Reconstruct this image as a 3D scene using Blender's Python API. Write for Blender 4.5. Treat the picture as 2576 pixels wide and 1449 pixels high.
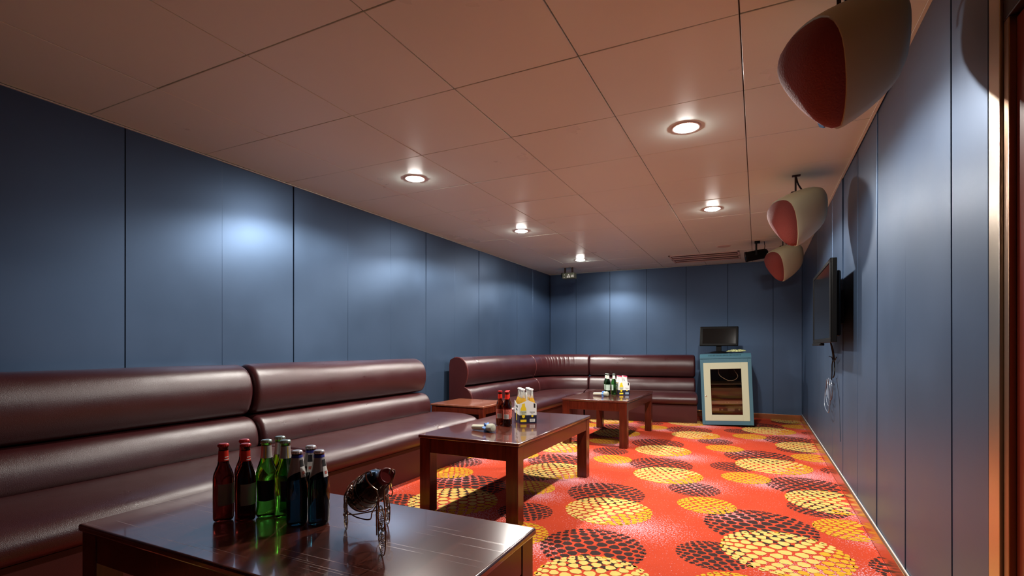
import bpy, bmesh, math, random
from mathutils import Vector, Matrix, noise
random.seed(7)
R = math.radians
PI = math.pi
C = bpy.context.scene.collection
for o in list(bpy.data.objects):
    bpy.data.objects.remove(o)

# ---------------------------------------------------------------- camera
YAW = math.atan(617 / 1271)
cd = bpy.data.cameras.new('camera')
cd.lens = 36 * 1271 / 2576
cd.sensor_width = 36
cd.shift_y = (873 - 724.5) / 2576
cd.clip_start = 0.02
cam = bpy.data.objects.new('camera', cd)
C.objects.link(cam)
cam.location = (0, 0, 1.0)
cam.rotation_euler = (R(90), 0, YAW)
sc = bpy.context.scene
sc.camera = cam

# ---------------------------------------------------------------- world, exposure
w = bpy.data.worlds.new('world')
sc.world = w
w.use_nodes = True
w.node_tree.nodes['Background'].inputs[0].default_value = (0.02, 0.02, 0.025, 1)
w.node_tree.nodes['Background'].inputs[1].default_value = 1.0
sc.view_settings.view_transform = 'Standard'
sc.view_settings.look = 'None'
sc.view_settings.gamma = 1.0
sc.view_settings.use_curve_mapping = False
sc.view_settings.exposure = 0.7
LAMP_POWER = 62.0
CORE_POWER = 48.0
CORE_ANGLE = 112
LAMP_ANGLE = 157
LAMP_BLEND = 0.28
LAMP_COL = (1.0, 0.955, 0.885)
BULB_EMIT = 200.0

# room dimensions
XL, XR = -3.113, 0.5475
Y0, Y1 = -2.6, 7.873
H = 2.204

# ---------------------------------------------------------------- materials
def nt(m):
    return m.node_tree.nodes, m.node_tree.links

def mat(name, col, rough=0.5, metal=0.0, spec=0.5, coat=0.0, coat_rough=0.05, bump=0.0, bscale=200.0,
        vary=0.0, vscale=4.0, trans=0.0, ior=1.45, emit=None, estr=0.0, rvary=0.0, sheen=0.0, stretch=None, bdist=0.002):
    m = bpy.data.materials.new(name)
    m.use_nodes = True
    N, L = nt(m)
    b = N['Principled BSDF']
    b.inputs['Base Color'].default_value = (*col, 1)
    b.inputs['Roughness'].default_value = rough
    b.inputs['Metallic'].default_value = metal
    b.inputs['Specular IOR Level'].default_value = spec
    b.inputs['Coat Weight'].default_value = coat
    b.inputs['Coat Roughness'].default_value = coat_rough
    b.inputs['Transmission Weight'].default_value = trans
    b.inputs['IOR'].default_value = ior
    b.inputs['Sheen Weight'].default_value = sheen
    if emit:
        b.inputs['Emission Color'].default_value = (*emit, 1)
        b.inputs['Emission Strength'].default_value = estr
    tc = N.new('ShaderNodeTexCoord')
    mp = N.new('ShaderNodeMapping')
    L.new(tc.outputs['Object'], mp.inputs['Vector'])
    if stretch:
        mp.inputs['Scale'].default_value = stretch
    if vary > 0 or rvary > 0:
        n = N.new('ShaderNodeTexNoise')
        n.inputs['Scale'].default_value = vscale
        n.inputs['Detail'].default_value = 5
        L.new(mp.outputs[0], n.inputs['Vector'])
        if vary > 0:
            mr = N.new('ShaderNodeMapRange')
            mr.inputs[1].default_value = 0.3
            mr.inputs[2].default_value = 0.7
            mr.inputs[3].default_value = 1 - vary
            mr.inputs[4].default_value = 1 + vary
            L.new(n.outputs['Fac'], mr.inputs[0])
            mx = N.new('ShaderNodeMix')
            mx.data_type = 'RGBA'
            mx.blend_type = 'MULTIPLY'
            mx.inputs[0].default_value = 1
            mx.inputs[6].default_value = (*col, 1)
            L.new(mr.outputs[0], mx.inputs[7])
            L.new(mx.outputs[2], b.inputs['Base Color'])
        if rvary > 0:
            mr2 = N.new('ShaderNodeMapRange')
            mr2.inputs[1].default_value = 0.3
            mr2.inputs[2].default_value = 0.7
            mr2.inputs[3].default_value = max(0.02, rough - rvary)
            mr2.inputs[4].default_value = rough + rvary
            L.new(n.outputs['Fac'], mr2.inputs[0])
            L.new(mr2.outputs[0], b.inputs['Roughness'])
    if bump > 0:
        n2 = N.new('ShaderNodeTexNoise')
        n2.inputs['Scale'].default_value = bscale
        n2.inputs['Detail'].default_value = 3
        L.new(mp.outputs[0], n2.inputs['Vector'])
        bp = N.new('ShaderNodeBump')
        bp.inputs['Strength'].default_value = bump
        bp.inputs['Distance'].default_value = bdist
        L.new(n2.outputs['Fac'], bp.inputs['Height'])
        L.new(bp.outputs[0], b.inputs['Normal'])
    return m

M = {}
M['wall'] = mat('blue_panel_paint', (0.066, 0.108, 0.184), rough=0.42, metal=0.68, spec=0.4, vary=0.05, vscale=2.0, rvary=0.03,
                bump=0.05, bscale=60, bdist=0.001)
M['gap'] = mat('dark_joint', (0.02, 0.028, 0.045), rough=0.8)
M['tile'] = mat('ceiling_tile_enamel', (0.72, 0.86, 0.81), rough=0.32, spec=0.5, vary=0.02, rvary=0.05, vscale=1.5)
M['tgap'] = mat('ceiling_joint', (0.16, 0.12, 0.10), rough=0.8)
M['vent'] = mat('vent_enamel', (0.62, 0.57, 0.53), rough=0.4)
M['vent_dark'] = mat('vent_shadow', (0.20, 0.15, 0.13), rough=0.7)
M['leather'] = mat('burgundy_leather', (0.038, 0.0070, 0.0080), rough=0.32, spec=0.75, vary=0.07, vscale=5, rvary=0.05,
                   bump=0.6, bscale=420, bdist=0.0012)
M['piping'] = mat('burgundy_piping', (0.10, 0.022, 0.022), rough=0.3, spec=0.6)
M['leather_base'] = mat('burgundy_skirt', (0.055, 0.010, 0.009), rough=0.42, spec=0.4, vary=0.12, bump=0.2, bscale=380)
M['wood'] = mat('mahogany_lacquer', (0.075, 0.0105, 0.0045), rough=0.25, spec=0.4, coat=0.12, coat_rough=0.08, vary=0.3,
                vscale=7, stretch=(6, 6, 0.8), bump=0.03, bscale=90)
M['wood_top'] = mat('mahogany_top', (0.080, 0.020, 0.013), rough=0.2, spec=0.55, coat=0.8, coat_rough=0.05, vary=0.28,
                    vscale=6, stretch=(7, 0.8, 1), bump=0.03, bscale=60)
M['wood_side'] = mat('side_table_top', (0.20, 0.065, 0.035), rough=0.25, spec=0.5, coat=0.4, vary=0.2, vscale=6, stretch=(6, 1, 1))
M['chrome'] = mat('polished_metal', (0.75, 0.73, 0.70), rough=0.12, metal=1)
M['wire'] = mat('antique_wire', (0.30, 0.22, 0.16), rough=0.22, metal=1)
M['steel'] = mat('brushed_champagne_metal', (0.62, 0.53, 0.42), rough=0.28, metal=1, bump=0.1, bscale=200, stretch=(20, 20, 0.3))
M['bronze'] = mat('bronze_frame', (0.34, 0.20, 0.12), rough=0.3, metal=0.9, stretch=(20, 20, 0.3), bump=0.1, bscale=160)
M['black'] = mat('black_plastic', (0.004, 0.004, 0.004), rough=0.45, spec=0.15)
M['screen'] = mat('screen_glass', (0.006, 0.006, 0.006), rough=0.1, spec=0.22)
M['door'] = mat('red_door_veneer', (0.17, 0.018, 0.006), rough=0.3, coat=0.2, vary=0.3, vscale=3, stretch=(5, 5, 0.5))
M['dark_wood'] = mat('dark_header', (0.02, 0.006, 0.004), rough=0.5)
M['skirt'] = mat('copper_skirting', (0.52, 0.25, 0.12), rough=0.2, metal=0.85, vary=0.1)
M['sealant'] = mat('white_sealant', (0.55, 0.55, 0.52), rough=0.6)
M['shell'] = mat('cream_speaker_shell', (0.50, 0.50, 0.33), rough=0.42, spec=0.4)
M['cloth'] = mat('red_grille_cloth', (0.19, 0.038, 0.030), rough=0.8, bump=0.6, bscale=160, bdist=0.004)
M['teal'] = mat('teal_cabinet_paint', (0.060, 0.155, 0.205), rough=0.38)
M['cream'] = mat('cream_door_panel', (0.50, 0.53, 0.37), rough=0.5)
M['teal_dark'] = mat('cabinet_inside', (0.16, 0.13, 0.12), rough=0.6)
M['dark_slot'] = mat('vent_slot', (0.01, 0.03, 0.04), rough=0.7)
M['blue_cloth'] = mat('blue_ribbon', (0.10, 0.22, 0.50), rough=0.6)
M['mic'] = mat('champagne_microphone', (0.55, 0.52, 0.40), rough=0.32, metal=0.3)
M['mesh'] = mat('microphone_mesh', (0.42, 0.42, 0.33), rough=0.45, metal=0.3, bump=1.0, bscale=900, bdist=0.003)
M['white'] = mat('white_card', (0.72, 0.73, 0.70), rough=0.5)
M['navy'] = mat('navy_card', (0.012, 0.014, 0.035), rough=0.4)
M['yellow'] = mat('yellow_print', (0.80, 0.56, 0.02), rough=0.45)
M['ink'] = mat('black_ink', (0.01, 0.01, 0.012), rough=0.5)
M['pale_blue'] = mat('pale_blue_print', (0.35, 0.48, 0.60), rough=0.5)
M['red_cap'] = mat('red_cap', (0.45, 0.02, 0.02), rough=0.3, metal=0.3)
M['green_cap'] = mat('grey_green_cap', (0.30, 0.38, 0.34), rough=0.3, metal=0.6)
M['silver_cap'] = mat('silver_cap', (0.62, 0.62, 0.64), rough=0.3, metal=0.6)
M['white_cap'] = mat('white_cap', (0.75, 0.75, 0.72), rough=0.4)
M['pink_cap'] = mat('pink_red_cap', (0.55, 0.05, 0.12), rough=0.4)
M['red_foil'] = mat('red_neck_label', (0.60, 0.025, 0.012), rough=0.35)
M['silver_foil'] = mat('silver_neck_label', (0.42, 0.42, 0.40), rough=0.35, metal=0.35)
M['blue_foil'] = mat('blue_neck_band', (0.03, 0.04, 0.32), rough=0.35)
M['grey_label'] = mat('grey_label', (0.24, 0.25, 0.22), rough=0.5)
M['red_label'] = mat('red_print_label', (0.45, 0.10, 0.07), rough=0.5, vary=0.5, vscale=120)
M['green_label'] = mat('pale_green_label', (0.40, 0.50, 0.42), rough=0.5)
M['foliage'] = mat('packet_print', (0.45, 0.48, 0.22), rough=0.35, vary=0.7, vscale=60)
M['bulb'] = mat('lit_bulb', (1, 1, 1), emit=(1.0, 0.95, 0.88), estr=BULB_EMIT)
M['offbulb'] = mat('unlit_lens', (0.55, 0.50, 0.47), rough=0.3)
M['rack'] = mat('rack_unit', (0.42, 0.36, 0.30), rough=0.4)
M['rack_dark'] = mat('rack_unit_dark', (0.12, 0.075, 0.06), rough=0.35)
M['cable_white'] = mat('pale_cable', (0.5, 0.5, 0.48), rough=0.5)
M['fixture'] = mat('projector_body', (0.09, 0.10, 0.07), rough=0.4)

def glass_mat(name, col, dens=None):
    m = bpy.data.materials.new(name)
    m.use_nodes = True
    N, L = nt(m)
    b = N['Principled BSDF']
    b.inputs['Base Color'].default_value = (*col, 1)
    b.inputs['Roughness'].default_value = 0.03
    b.inputs['Transmission Weight'].default_value = 1.0
    b.inputs['IOR'].default_value = 1.4
    return m
M['g_green'] = glass_mat('green_bottle_glass', (0.07, 0.36, 0.03))
M['g_dkgreen'] = glass_mat('dark_green_bottle_glass', (0.05, 0.26, 0.05))
M['g_brown'] = glass_mat('brown_bottle_glass', (0.20, 0.035, 0.012))
M['g_red'] = glass_mat('dark_red_bottle_glass', (0.085, 0.008, 0.006))
M['g_blue'] = glass_mat('dark_teal_bottle_glass', (0.006, 0.03, 0.045))
M['g_clear'] = glass_mat('clear_bottle_glass', (0.88, 0.92, 0.90))
M['g_clear'].node_tree.nodes['Principled BSDF'].inputs['Transmission Weight'].default_value = 0.8
M['g_amber'] = glass_mat('amber_lager', (0.82, 0.50, 0.05))
M['g_amber'].node_tree.nodes['Principled BSDF'].inputs['Transmission Weight'].default_value = 0.6
M['g_black'] = mat('black_wine_glass', (0.008, 0.008, 0.006), rough=0.06, coat=0.5)
def pane_mat(name, tint, gl=0.12):
    m = bpy.data.materials.new(name)
    m.use_nodes = True
    N, L = nt(m)
    N.remove(N['Principled BSDF'])
    tr = N.new('ShaderNodeBsdfTransparent')
    tr.inputs[0].default_value = (*tint, 1)
    g = N.new('ShaderNodeBsdfGlossy')
    g.inputs['Roughness'].default_value = 0.03
    fr = N.new('ShaderNodeFresnel')
    fr.inputs[0].default_value = 1.5
    mx = N.new('ShaderNodeMixShader')
    L.new(fr.outputs[0], mx.inputs[0])
    L.new(tr.outputs[0], mx.inputs[1])
    L.new(g.outputs[0], mx.inputs[2])
    L.new(mx.outputs[0], N['Material Output'].inputs[0])
    return m
M['g_door'] = pane_mat('smoked_door_glass', (0.82, 0.74, 0.66))

# scratched top for the nearest table
def scratched(name, src):
    m = src.copy()
    m.name = name
    N, L = nt(m)
    b = N['Principled BSDF']
    tc = N.new('ShaderNodeTexCoord')
    prev = None
    for k, (ang, sx) in enumerate(((0.5, 60), (-0.9, 75), (1.4, 50))):
        mp = N.new('ShaderNodeMapping')
        mp.inputs['Rotation'].default_value = (0, 0, ang)
        mp.inputs['Scale'].default_value = (1.3, sx * 1.9, 1)
        L.new(tc.outputs['Object'], mp.inputs['Vector'])
        n = N.new('ShaderNodeTexNoise')
        n.inputs['Scale'].default_value = 1.6
        n.inputs['Detail'].default_value = 1
        L.new(mp.outputs[0], n.inputs['Vector'])
        mr = N.new('ShaderNodeMapRange')
        mr.inputs[1].default_value = 0.725
        mr.inputs[2].default_value = 0.80
        L.new(n.outputs['Fac'], mr.inputs[0])
        if prev is None:
            prev = mr.outputs[0]
        else:
            mm = N.new('ShaderNodeMath')
            mm.operation = 'MAXIMUM'
            L.new(prev, mm.inputs[0])
            L.new(mr.outputs[0], mm.inputs[1])
            prev = mm.outputs[0]
    mx = N.new('ShaderNodeMix')
    mx.data_type = 'RGBA'
    L.new(prev, mx.inputs[0])
    old = b.inputs['Base Color'].links[0].from_socket
    L.new(old, mx.inputs[6])
    mx.inputs[7].default_value = (0.20, 0.12, 0.10, 1)
    L.new(mx.outputs[2], b.inputs['Base Color'])
    mr = N.new('ShaderNodeMapRange')
    mr.inputs[3].default_value = 0.06
    mr.inputs[4].default_value = 0.5
    L.new(prev, mr.inputs[0])
    L.new(mr.outputs[0], b.inputs['Coat Roughness'])
    return m
M['wood_worn'] = scratched('mahogany_top_scratched', M['wood_top'])

# carpet: red pile with a pink speckle whose density is stored per vertex
def carpet_mat():
    m = bpy.data.materials.new('red_carpet_pile')
    m.use_nodes = True
    N, L = nt(m)
    b = N['Principled BSDF']
    b.inputs['Roughness'].default_value = 0.95
    b.inputs['Specular IOR Level'].default_value = 0.1
    tc = N.new('ShaderNodeTexCoord')
    at = N.new('ShaderNodeAttribute')
    at.attribute_name = 'speckle'
    n = N.new('ShaderNodeTexNoise')
    n.inputs['Scale'].default_value = 120
    n.inputs['Detail'].default_value = 2
    L.new(tc.outputs['Object'], n.inputs['Vector'])
    ad = N.new('ShaderNodeMath')
    ad.operation = 'MULTIPLY_ADD'
    ad.inputs[1].default_value = 0.25
    L.new(at.outputs['Fac'], ad.inputs[0])
    L.new(n.outputs['Fac'], ad.inputs[2])
    mr = N.new('ShaderNodeMapRange')
    mr.inputs[1].default_value = 0.68
    mr.inputs[2].default_value = 0.71
    L.new(ad.outputs[0], mr.inputs[0])
    n3 = N.new('ShaderNodeTexNoise')
    n3.inputs['Scale'].default_value = 5
    n3.inputs['Detail'].default_value = 4
    L.new(tc.outputs['Object'], n3.inputs['Vector'])
    base = N.new('ShaderNodeMix')
    base.data_type = 'RGBA'
    base.inputs[6].default_value = (0.40, 0.040, 0.015, 1)
    base.inputs[7].default_value = (0.52, 0.058, 0.022, 1)
    L.new(n3.outputs['Fac'], base.inputs[0])
    mx = N.new('ShaderNodeMix')
    mx.data_type = 'RGBA'
    mx.inputs[7].default_value = (0.62, 0.30, 0.33, 1)
    L.new(base.outputs[2], mx.inputs[6])
    L.new(mr.outputs[0], mx.inputs[0])
    L.new(mx.outputs[2], b.inputs['Base Color'])
    n2 = N.new('ShaderNodeTexNoise')
    n2.inputs['Scale'].default_value = 500
    L.new(tc.outputs['Object'], n2.inputs['Vector'])
    bp = N.new('ShaderNodeBump')
    bp.inputs['Strength'].default_value = 0.6
    bp.inputs['Distance'].default_value = 0.004
    L.new(n2.outputs['Fac'], bp.inputs['Height'])
    L.new(bp.outputs[0], b.inputs['Normal'])
    return m
M['carpet'] = carpet_mat()
M['dot_yellow'] = mat('pale_yellow_pile', (0.60, 0.40, 0.11), rough=0.95, spec=0.1, vary=0.08, vscale=40)
M['dot_gold'] = mat('golden_pile', (0.56, 0.28, 0.02), rough=0.95, spec=0.1, vary=0.1, vscale=40)
M['dot_black'] = mat('black_pile', (0.035, 0.018, 0.016), rough=0.95, spec=0.1)

# ---------------------------------------------------------------- mesh helpers
def obj(name, bm, material=None, parent=None, smooth=True, angle=35, loc=None, mats=None):
    me = bpy.data.meshes.new(name)
    bmesh.ops.recalc_face_normals(bm, faces=bm.faces)
    bm.to_mesh(me)
    bm.free()
    for mm in (mats or ([material] if material else [])):
        me.materials.append(mm)
    if smooth:
        me.set_sharp_from_angle(angle=R(angle))
        for f in me.polygons:
            n = f.normal
            f.use_smooth = max(abs(n.x), abs(n.y), abs(n.z)) < .9999
    o = bpy.data.objects.new(name, me)
    C.objects.link(o)
    if parent:
        o.parent = parent
    if loc:
        o.location = loc
    return o

def tag(o, label=None, cat=None, group=None, kind=None):
    if label:
        o['label'] = label
    if cat:
        o['category'] = cat
    if group:
        o['group'] = group
    if kind:
        o['kind'] = kind
    return o

def thing(name, label, cat, loc=(0, 0, 0), rz=0, group=None, rot=None):
    o = bpy.data.objects.new(name, None)
    C.objects.link(o)
    o.location = loc
    o.rotation_euler = rot if rot else (0, 0, rz)
    o.empty_display_size = 0.05
    return tag(o, label, cat, group)

def box(bm, x0, x1, y0, y1, z0, z1, bev=0.0, seg=2, mi=0):
    r = bmesh.ops.create_cube(bm, size=1)
    vs = r['verts']
    for v in vs:
        v.co = Vector((x0 + (v.co.x + .5) * (x1 - x0), y0 + (v.co.y + .5) * (y1 - y0), z0 + (v.co.z + .5) * (z1 - z0)))
    fs = set(f for v in vs for f in v.link_faces)
    for f in fs:
        f.material_index = mi
    if bev > 0:
        es = list({e for v in vs for e in v.link_edges})
        bmesh.ops.bevel(bm, geom=es, offset=bev, segments=seg, affect='EDGES', profile=0.5)
    return vs

def nb():
    return bmesh.new()

def bx(x0, x1, y0, y1, z0, z1, bev=0.0, seg=2):
    bm = nb()
    box(bm, x0, x1, y0, y1, z0, z1, bev, seg)
    return bm

def rings(bm, rs, close=True, cap0=True, cap1=True, mis=None):
    """rs: list of point rings (same count)."""
    vr = [[bm.verts.new(p) for p in r] for r in rs]
    n = len(vr[0])
    for i in range(len(vr) - 1):
        for j in range(n if close else n - 1):
            k = (j + 1) % n
            f = bm.faces.new((vr[i][j], vr[i][k], vr[i + 1][k], vr[i + 1][j]))
            if mis:
                f.material_index = mis[i]
    if cap0:
        bm.faces.new(vr[0][::-1])
    if cap1:
        bm.faces.new(vr[-1])
    return vr

def lathe(bm, prof, seg=24, mat4=None, mis=None, caps=True):
    rs = []
    for r, z in prof:
        rr = max(r, 1e-4)
        ring = [Vector((rr * math.cos(2 * PI * k / seg), rr * math.sin(2 * PI * k / seg), z)) for k in range(seg)]
        if mat4:
            ring = [mat4 @ p for p in ring]
        rs.append(ring)
    return rings(bm, rs, mis=mis, cap0=caps, cap1=caps)

def tube(bm, pts, rad, seg=8, closed=False):
    pts = [Vector(p) for p in pts]
    n = len(pts)
    tang = []
    for i in range(n):
        if closed:
            t = pts[(i + 1) % n] - pts[i - 1]
        else:
            t = pts[min(i + 1, n - 1)] - pts[max(i - 1, 0)]
        tang.append(t.normalized())
    up = Vector((0, 0, 1)) if abs(tang[0].z) < 0.9 else Vector((1, 0, 0))
    a = tang[0].cross(up).normalized()
    rs = []
    for i in range(n):
        a = (a - tang[i] * a.dot(tang[i])).normalized()
        b = tang[i].cross(a)
        rr = rad[i] if isinstance(rad, (list, tuple)) else rad
        rs.append([pts[i] + (a * math.cos(2 * PI * k / seg) + b * math.sin(2 * PI * k / seg)) * rr for k in range(seg)])
    if closed:
        rs.append(rs[0])
        vr = [[bm.verts.new(p) for p in r] for r in rs[:-1]]
        for i in range(n):
            for j in range(seg):
                k = (j + 1) % seg
                bm.faces.new((vr[i][j], vr[i][k], vr[(i + 1) % n][k], vr[(i + 1) % n][j]))
    else:
        rings(bm, rs)

def spline(P, k=6):
    P = [Vector(p) for p in P]
    out = []
    for i in range(len(P) - 1):
        p0, p1, p2, p3 = P[max(i - 1, 0)], P[i], P[i + 1], P[min(i + 2, len(P) - 1)]
        for s in range(k):
            t = s / k
            out.append(0.5 * ((2 * p1) + (p2 - p0) * t + (2 * p0 - 5 * p1 + 4 * p2 - p3) * t * t + (3 * p1 - p0 - 3 * p2 + p3) * t ** 3))
    out.append(P[-1])
    return out

def chaikin(P, n=2):
    for _ in range(n):
        Q = []
        for i in range(len(P)):
            a, b = P[i], P[(i + 1) % len(P)]
            Q.append((a[0] * .75 + b[0] * .25, a[1] * .75 + b[1] * .25))
            Q.append((a[0] * .25 + b[0] * .75, a[1] * .25 + b[1] * .75))
        P = Q
    return P

def text_obj(name, body, size, material, parent, mw, ext=0.0002, alignx='CENTER'):
    cu = bpy.data.curves.new(name, 'FONT')
    cu.body = body
    cu.size = size
    cu.extrude = ext
    cu.align_x = alignx
    cu.align_y = 'CENTER'
    cu.resolution_u = 3
    tmp = bpy.data.objects.new(name, cu)
    C.objects.link(tmp)
    dg = bpy.context.evaluated_depsgraph_get()
    me = bpy.data.meshes.new_from_object(tmp.evaluated_get(dg))
    bpy.data.objects.remove(tmp)
    me.materials.clear()
    me.materials.append(material)
    me.transform(mw)
    o = bpy.data.objects.new(name, me)
    C.objects.link(o)
    o.parent = parent
    return o

def dup(o, loc=None, rz=None, label=None, parent=None, group=None, name=None):
    c = o.copy()
    if name:
        c.name = name
    C.objects.link(c)
    if parent is not None:
        c.parent = parent
    if loc is not None:
        c.location = loc
    if rz is not None:
        c.rotation_euler = (0, 0, rz)
    if label:
        c['label'] = label
    if group:
        c['group'] = group
    for ch in list(o.children):
        dup(ch, parent=c)
    return c

# ================================================================= SETTING
# ---- floor with woven pattern
def build_floor():
    x0, x1, y0, y1 = XL, XR - 0.0175, Y0, Y1
    px, py = 1.90, 1.985
    bigs = [(-0.82, 3.04, .255), (0.12, 2.79, .285), (0.43, 3.83, .26), (-0.63, 4.08, .255)]
    smalls = [(-0.29, 3.41, .17), (-0.08, 4.25, .17), (0.45, 3.29, .17), (-1.16, 4.44, .165)]
    bm = nb()
    nx, ny = 90, 210
    lay = bm.verts.layers.float.new('speckle')
    grid = []
    for j in range(ny + 1):
        row = []
        for i in range(nx + 1):
            X = x0 + (x1 - x0) * i / nx
            Y = y0 + (y1 - y0) * j / ny
            s = 0
            for (cx, cy, r) in bigs + smalls:
                dx = (X - (cx + r * .75) + px / 2) % px - px / 2
                dy = (Y - (cy - r * .85) + py / 2) % py - py / 2
                d = math.hypot(dx * .8, dy) / (r * 1.35)
                s = max(s, 1 - d)
            v = bm.verts.new((X, Y, 0))
            v[lay] = max(0, s)
            row.append(v)
        grid.append(row)
    for j in range(ny):
        for i in range(nx):
            f = bm.faces.new((grid[j][i], grid[j][i + 1], grid[j + 1][i + 1], grid[j + 1][i]))
            f.material_index = 0

    def ball(cx, cy, r, kind, z, big):
        n = 6.2 if big else 5.4
        st = 1.0 / n
        rows = int(n) + 2
        rot = random.uniform(-0.12, 0.12)
        for a in range(-rows, rows + 1):
            for b in range(-rows - 2, rows + 3):
                hx = (b + 0.5 * (a % 2)) * st * 1.05
                hy = a * st * 0.88
                rho = math.hypot(hx, hy)
                if rho > 1.0:
                    continue
                # bulging lattice: spacing shrinks towards the rim as on a ball
                f = math.sin(rho * PI / 2) / max(rho, 1e-3) if rho > 1e-3 else PI / 2
                ux, uy = hx * f, hy * f
                rr = math.hypot(ux, uy)
                sz = r * st * 0.64 * (0.42 + 0.58 * math.cos(rho * PI / 2 * 0.93))
                sq = 0.55 + 0.45 * math.cos(rho * PI / 2 * 0.95)
                ang = math.atan2(uy, ux)
                if kind == 'k' and rho > 0.55:
                    sz *= 0.86
                X = cx + r * ux + random.uniform(-.002, .002)
                Y = cy + r * uy + random.uniform(-.002, .002)
                if not (x0 + .01 < X < x1 - .008 and y0 + .01 < Y < y1 - .01):
                    continue
                vs = []
                for k in range(9):
                    t = 2 * PI * k / 9
                    lr = sz * (1 + random.uniform(-.07, .07)) * (1.12 if k % 3 else .95)
                    ex, ey = lr * math.cos(t) * sq * 1.05, lr * math.sin(t) * 0.98
                    vs.append(bm.verts.new((X + ex * math.cos(ang) - ey * math.sin(ang),
                                            Y + ex * math.sin(ang) + ey * math.cos(ang), z)))
                fc = bm.faces.new(vs)
                if kind == 'k':
                    fc.material_index = 3
                else:
                    edge = (ux - uy * 0.5)
                    fc.material_index = 2 if (not big or edge + random.uniform(-.2, .2) > 0.55 or rho > .93) else 1
    for iy in range(-3, 4):
        for ix in range(-2, 2):
            for (cx, cy, r) in bigs + smalls:
                big = r > .2
                X, Y = cx + ix * px, cy + iy * py
                if X < x0 - .4 or X > x1 + .4 or Y < y0 - .4 or Y > y1 + .6:
                    continue
                ball(X - .11, Y + .345, r, 'k', 0.0006, big)
                ball(X, Y, r, 'y', 0.0012, big)
    o = obj('floor', bm, smooth=False, mats=[M['carpet'], M['dot_yellow'], M['dot_gold'], M['dot_black']])
    for f in o.data.polygons:
        pass
    tag(o, 'red carpet woven with yellow and black dotted balls and pink speckle', None, kind='structure')
build_floor()

# ---- walls: backing plus upright panels with open joints
def wall(name, back, panels):
    w_ = obj(name, back, M['gap'], smooth=False)
    tag(w_, kind='structure')
    for p in panels:
        q = obj('panel', p, M['wall'], w_, smooth=False)
    return w_

JG = 0.0022
def lpanel(ya, yb):
    bm = bx(0, 0.012, ya + JG, yb - JG, 0.0, H, 0.0012, 1)
    a = random.uniform(-.9, .9)
    c = Vector((0.006, (ya + yb) / 2, 0))
    mm = Matrix.Translation(c) @ Matrix.Rotation(R(a) * .45, 4, 'Z') @ Matrix.Rotation(R(random.uniform(-.12, .12)), 4, 'Y') @ Matrix.Translation(-c)
    bmesh.ops.transform(bm, matrix=mm, verts=bm.verts)
    return bm
pl = []
yy = 1.005 - 7 * 0.558
while yy < Y1 - 0.02:
    a, b_ = max(yy, Y0), min(yy + .558, Y1)
    if b_ - a > .02:
        bm = lpanel(a, b_)
        bmesh.ops.translate(bm, vec=(XL - 0.012, 0, 0), verts=bm.verts)
        pl.append(bm)
    yy += .558
wall('wall_left', bx(XL - .12, XL - .018, Y0 - .1, Y1 + .1, -.05, H + .05), pl)

pl = []
yy = 2.018
pr = [(1.737, 2.018)]
while yy < Y1 - .02:
    pr.append((yy, min(yy + .558, Y1)))
    yy += .558
pr += [(Y0, -2.432), (-2.432, -1.874), (-1.874, -1.316), (-1.316, -.758), (-.758, -0.2), (-0.2, 0.36), (0.36, 0.72)]
for a, b_ in pr:
    bm = lpanel(a, b_)
    bmesh.ops.translate(bm, vec=(XR, 0, 0), verts=bm.verts)
    pl.append(bm)
bmw = bx(XR + .018, XR + .12, 1.68, Y1 + .1, -.05, H + .05)
box(bmw, XR + .018, XR + .12, Y0 - .1, .72, -.05, H + .05)
box(bmw, XR + .05, XR + .12, .70, 1.70, -.05, H + .05)
wall('wall_right', bmw, pl)

pl = []
xs = [XL, -2.66, -2.10, -1.525, -0.95, -0.38, 0.198, XR]
for a, b_ in zip(xs[:-1], xs[1:]):
    bm = bx(a + JG, b_ - JG, 0, .012, 0, H, 0.0012, 1)
    c = Vector(((a + b_) / 2, .006, 0))
    bmesh.ops.transform(bm, matrix=Matrix.Translation(c) @ Matrix.Rotation(R(random.uniform(-.35, .35)), 4, 'Z') @ Matrix.Translation(-c), verts=bm.verts)
    bmesh.ops.translate(bm, vec=(0, Y1, 0), verts=bm.verts)
    pl.append(bm)
wall('wall_back', bx(XL - .1, XR + .1, Y1 + .018, Y1 + .12, -.05, H + .05), pl)

pl = []
x = XL
while x < XR - .02:
    b_ = min(x + .558, XR)
    pl.append(bx(x + JG, b_ - JG, Y0 - .012, Y0, 0, H, .0012, 1))
    x += .558
wall('wall_front', bx(XL - .1, XR + .1, Y0 - .12, Y0 - .018, -.05, H + .05), pl)

# ---- ceiling: tiles on a dark void
ceil = obj('ceiling', bx(XL - .1, XR + .1, Y0 - .1, Y1 + .1, H + .03, H + .13), M['tgap'], smooth=False)
tag(ceil, kind='structure')
xs = [XL, -2.515, -1.897, -1.272, -.667, -.058, XR]
ys = [1.398 + .6055 * k for k in range(-7, 11)]
ys = [Y0] + [v for v in ys if Y0 + .05 < v < Y1 - .05] + [Y1]
tile_holes = []
for i in range(len(xs) - 1):
    for j in range(len(ys) - 1):
        g = 0.0022
        bm = bx(xs[i] + g, xs[i + 1] - g, ys[j] + g, ys[j + 1] - g, H, H + .02, .0015, 1)
        a1, a2 = random.uniform(-.15, .15), random.uniform(-.15, .15)
        c = Vector(((xs[i] + xs[i + 1]) / 2, (ys[j] + ys[j + 1]) / 2, H))
        bmesh.ops.transform(bm, matrix=Matrix.Translation(c) @ Matrix.Rotation(R(a1), 4, 'X') @ Matrix.Rotation(R(a2), 4, 'Y') @ Matrix.Translation(-c), verts=bm.verts)
        obj('tile', bm, M['tile'], ceil, smooth=False)

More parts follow.
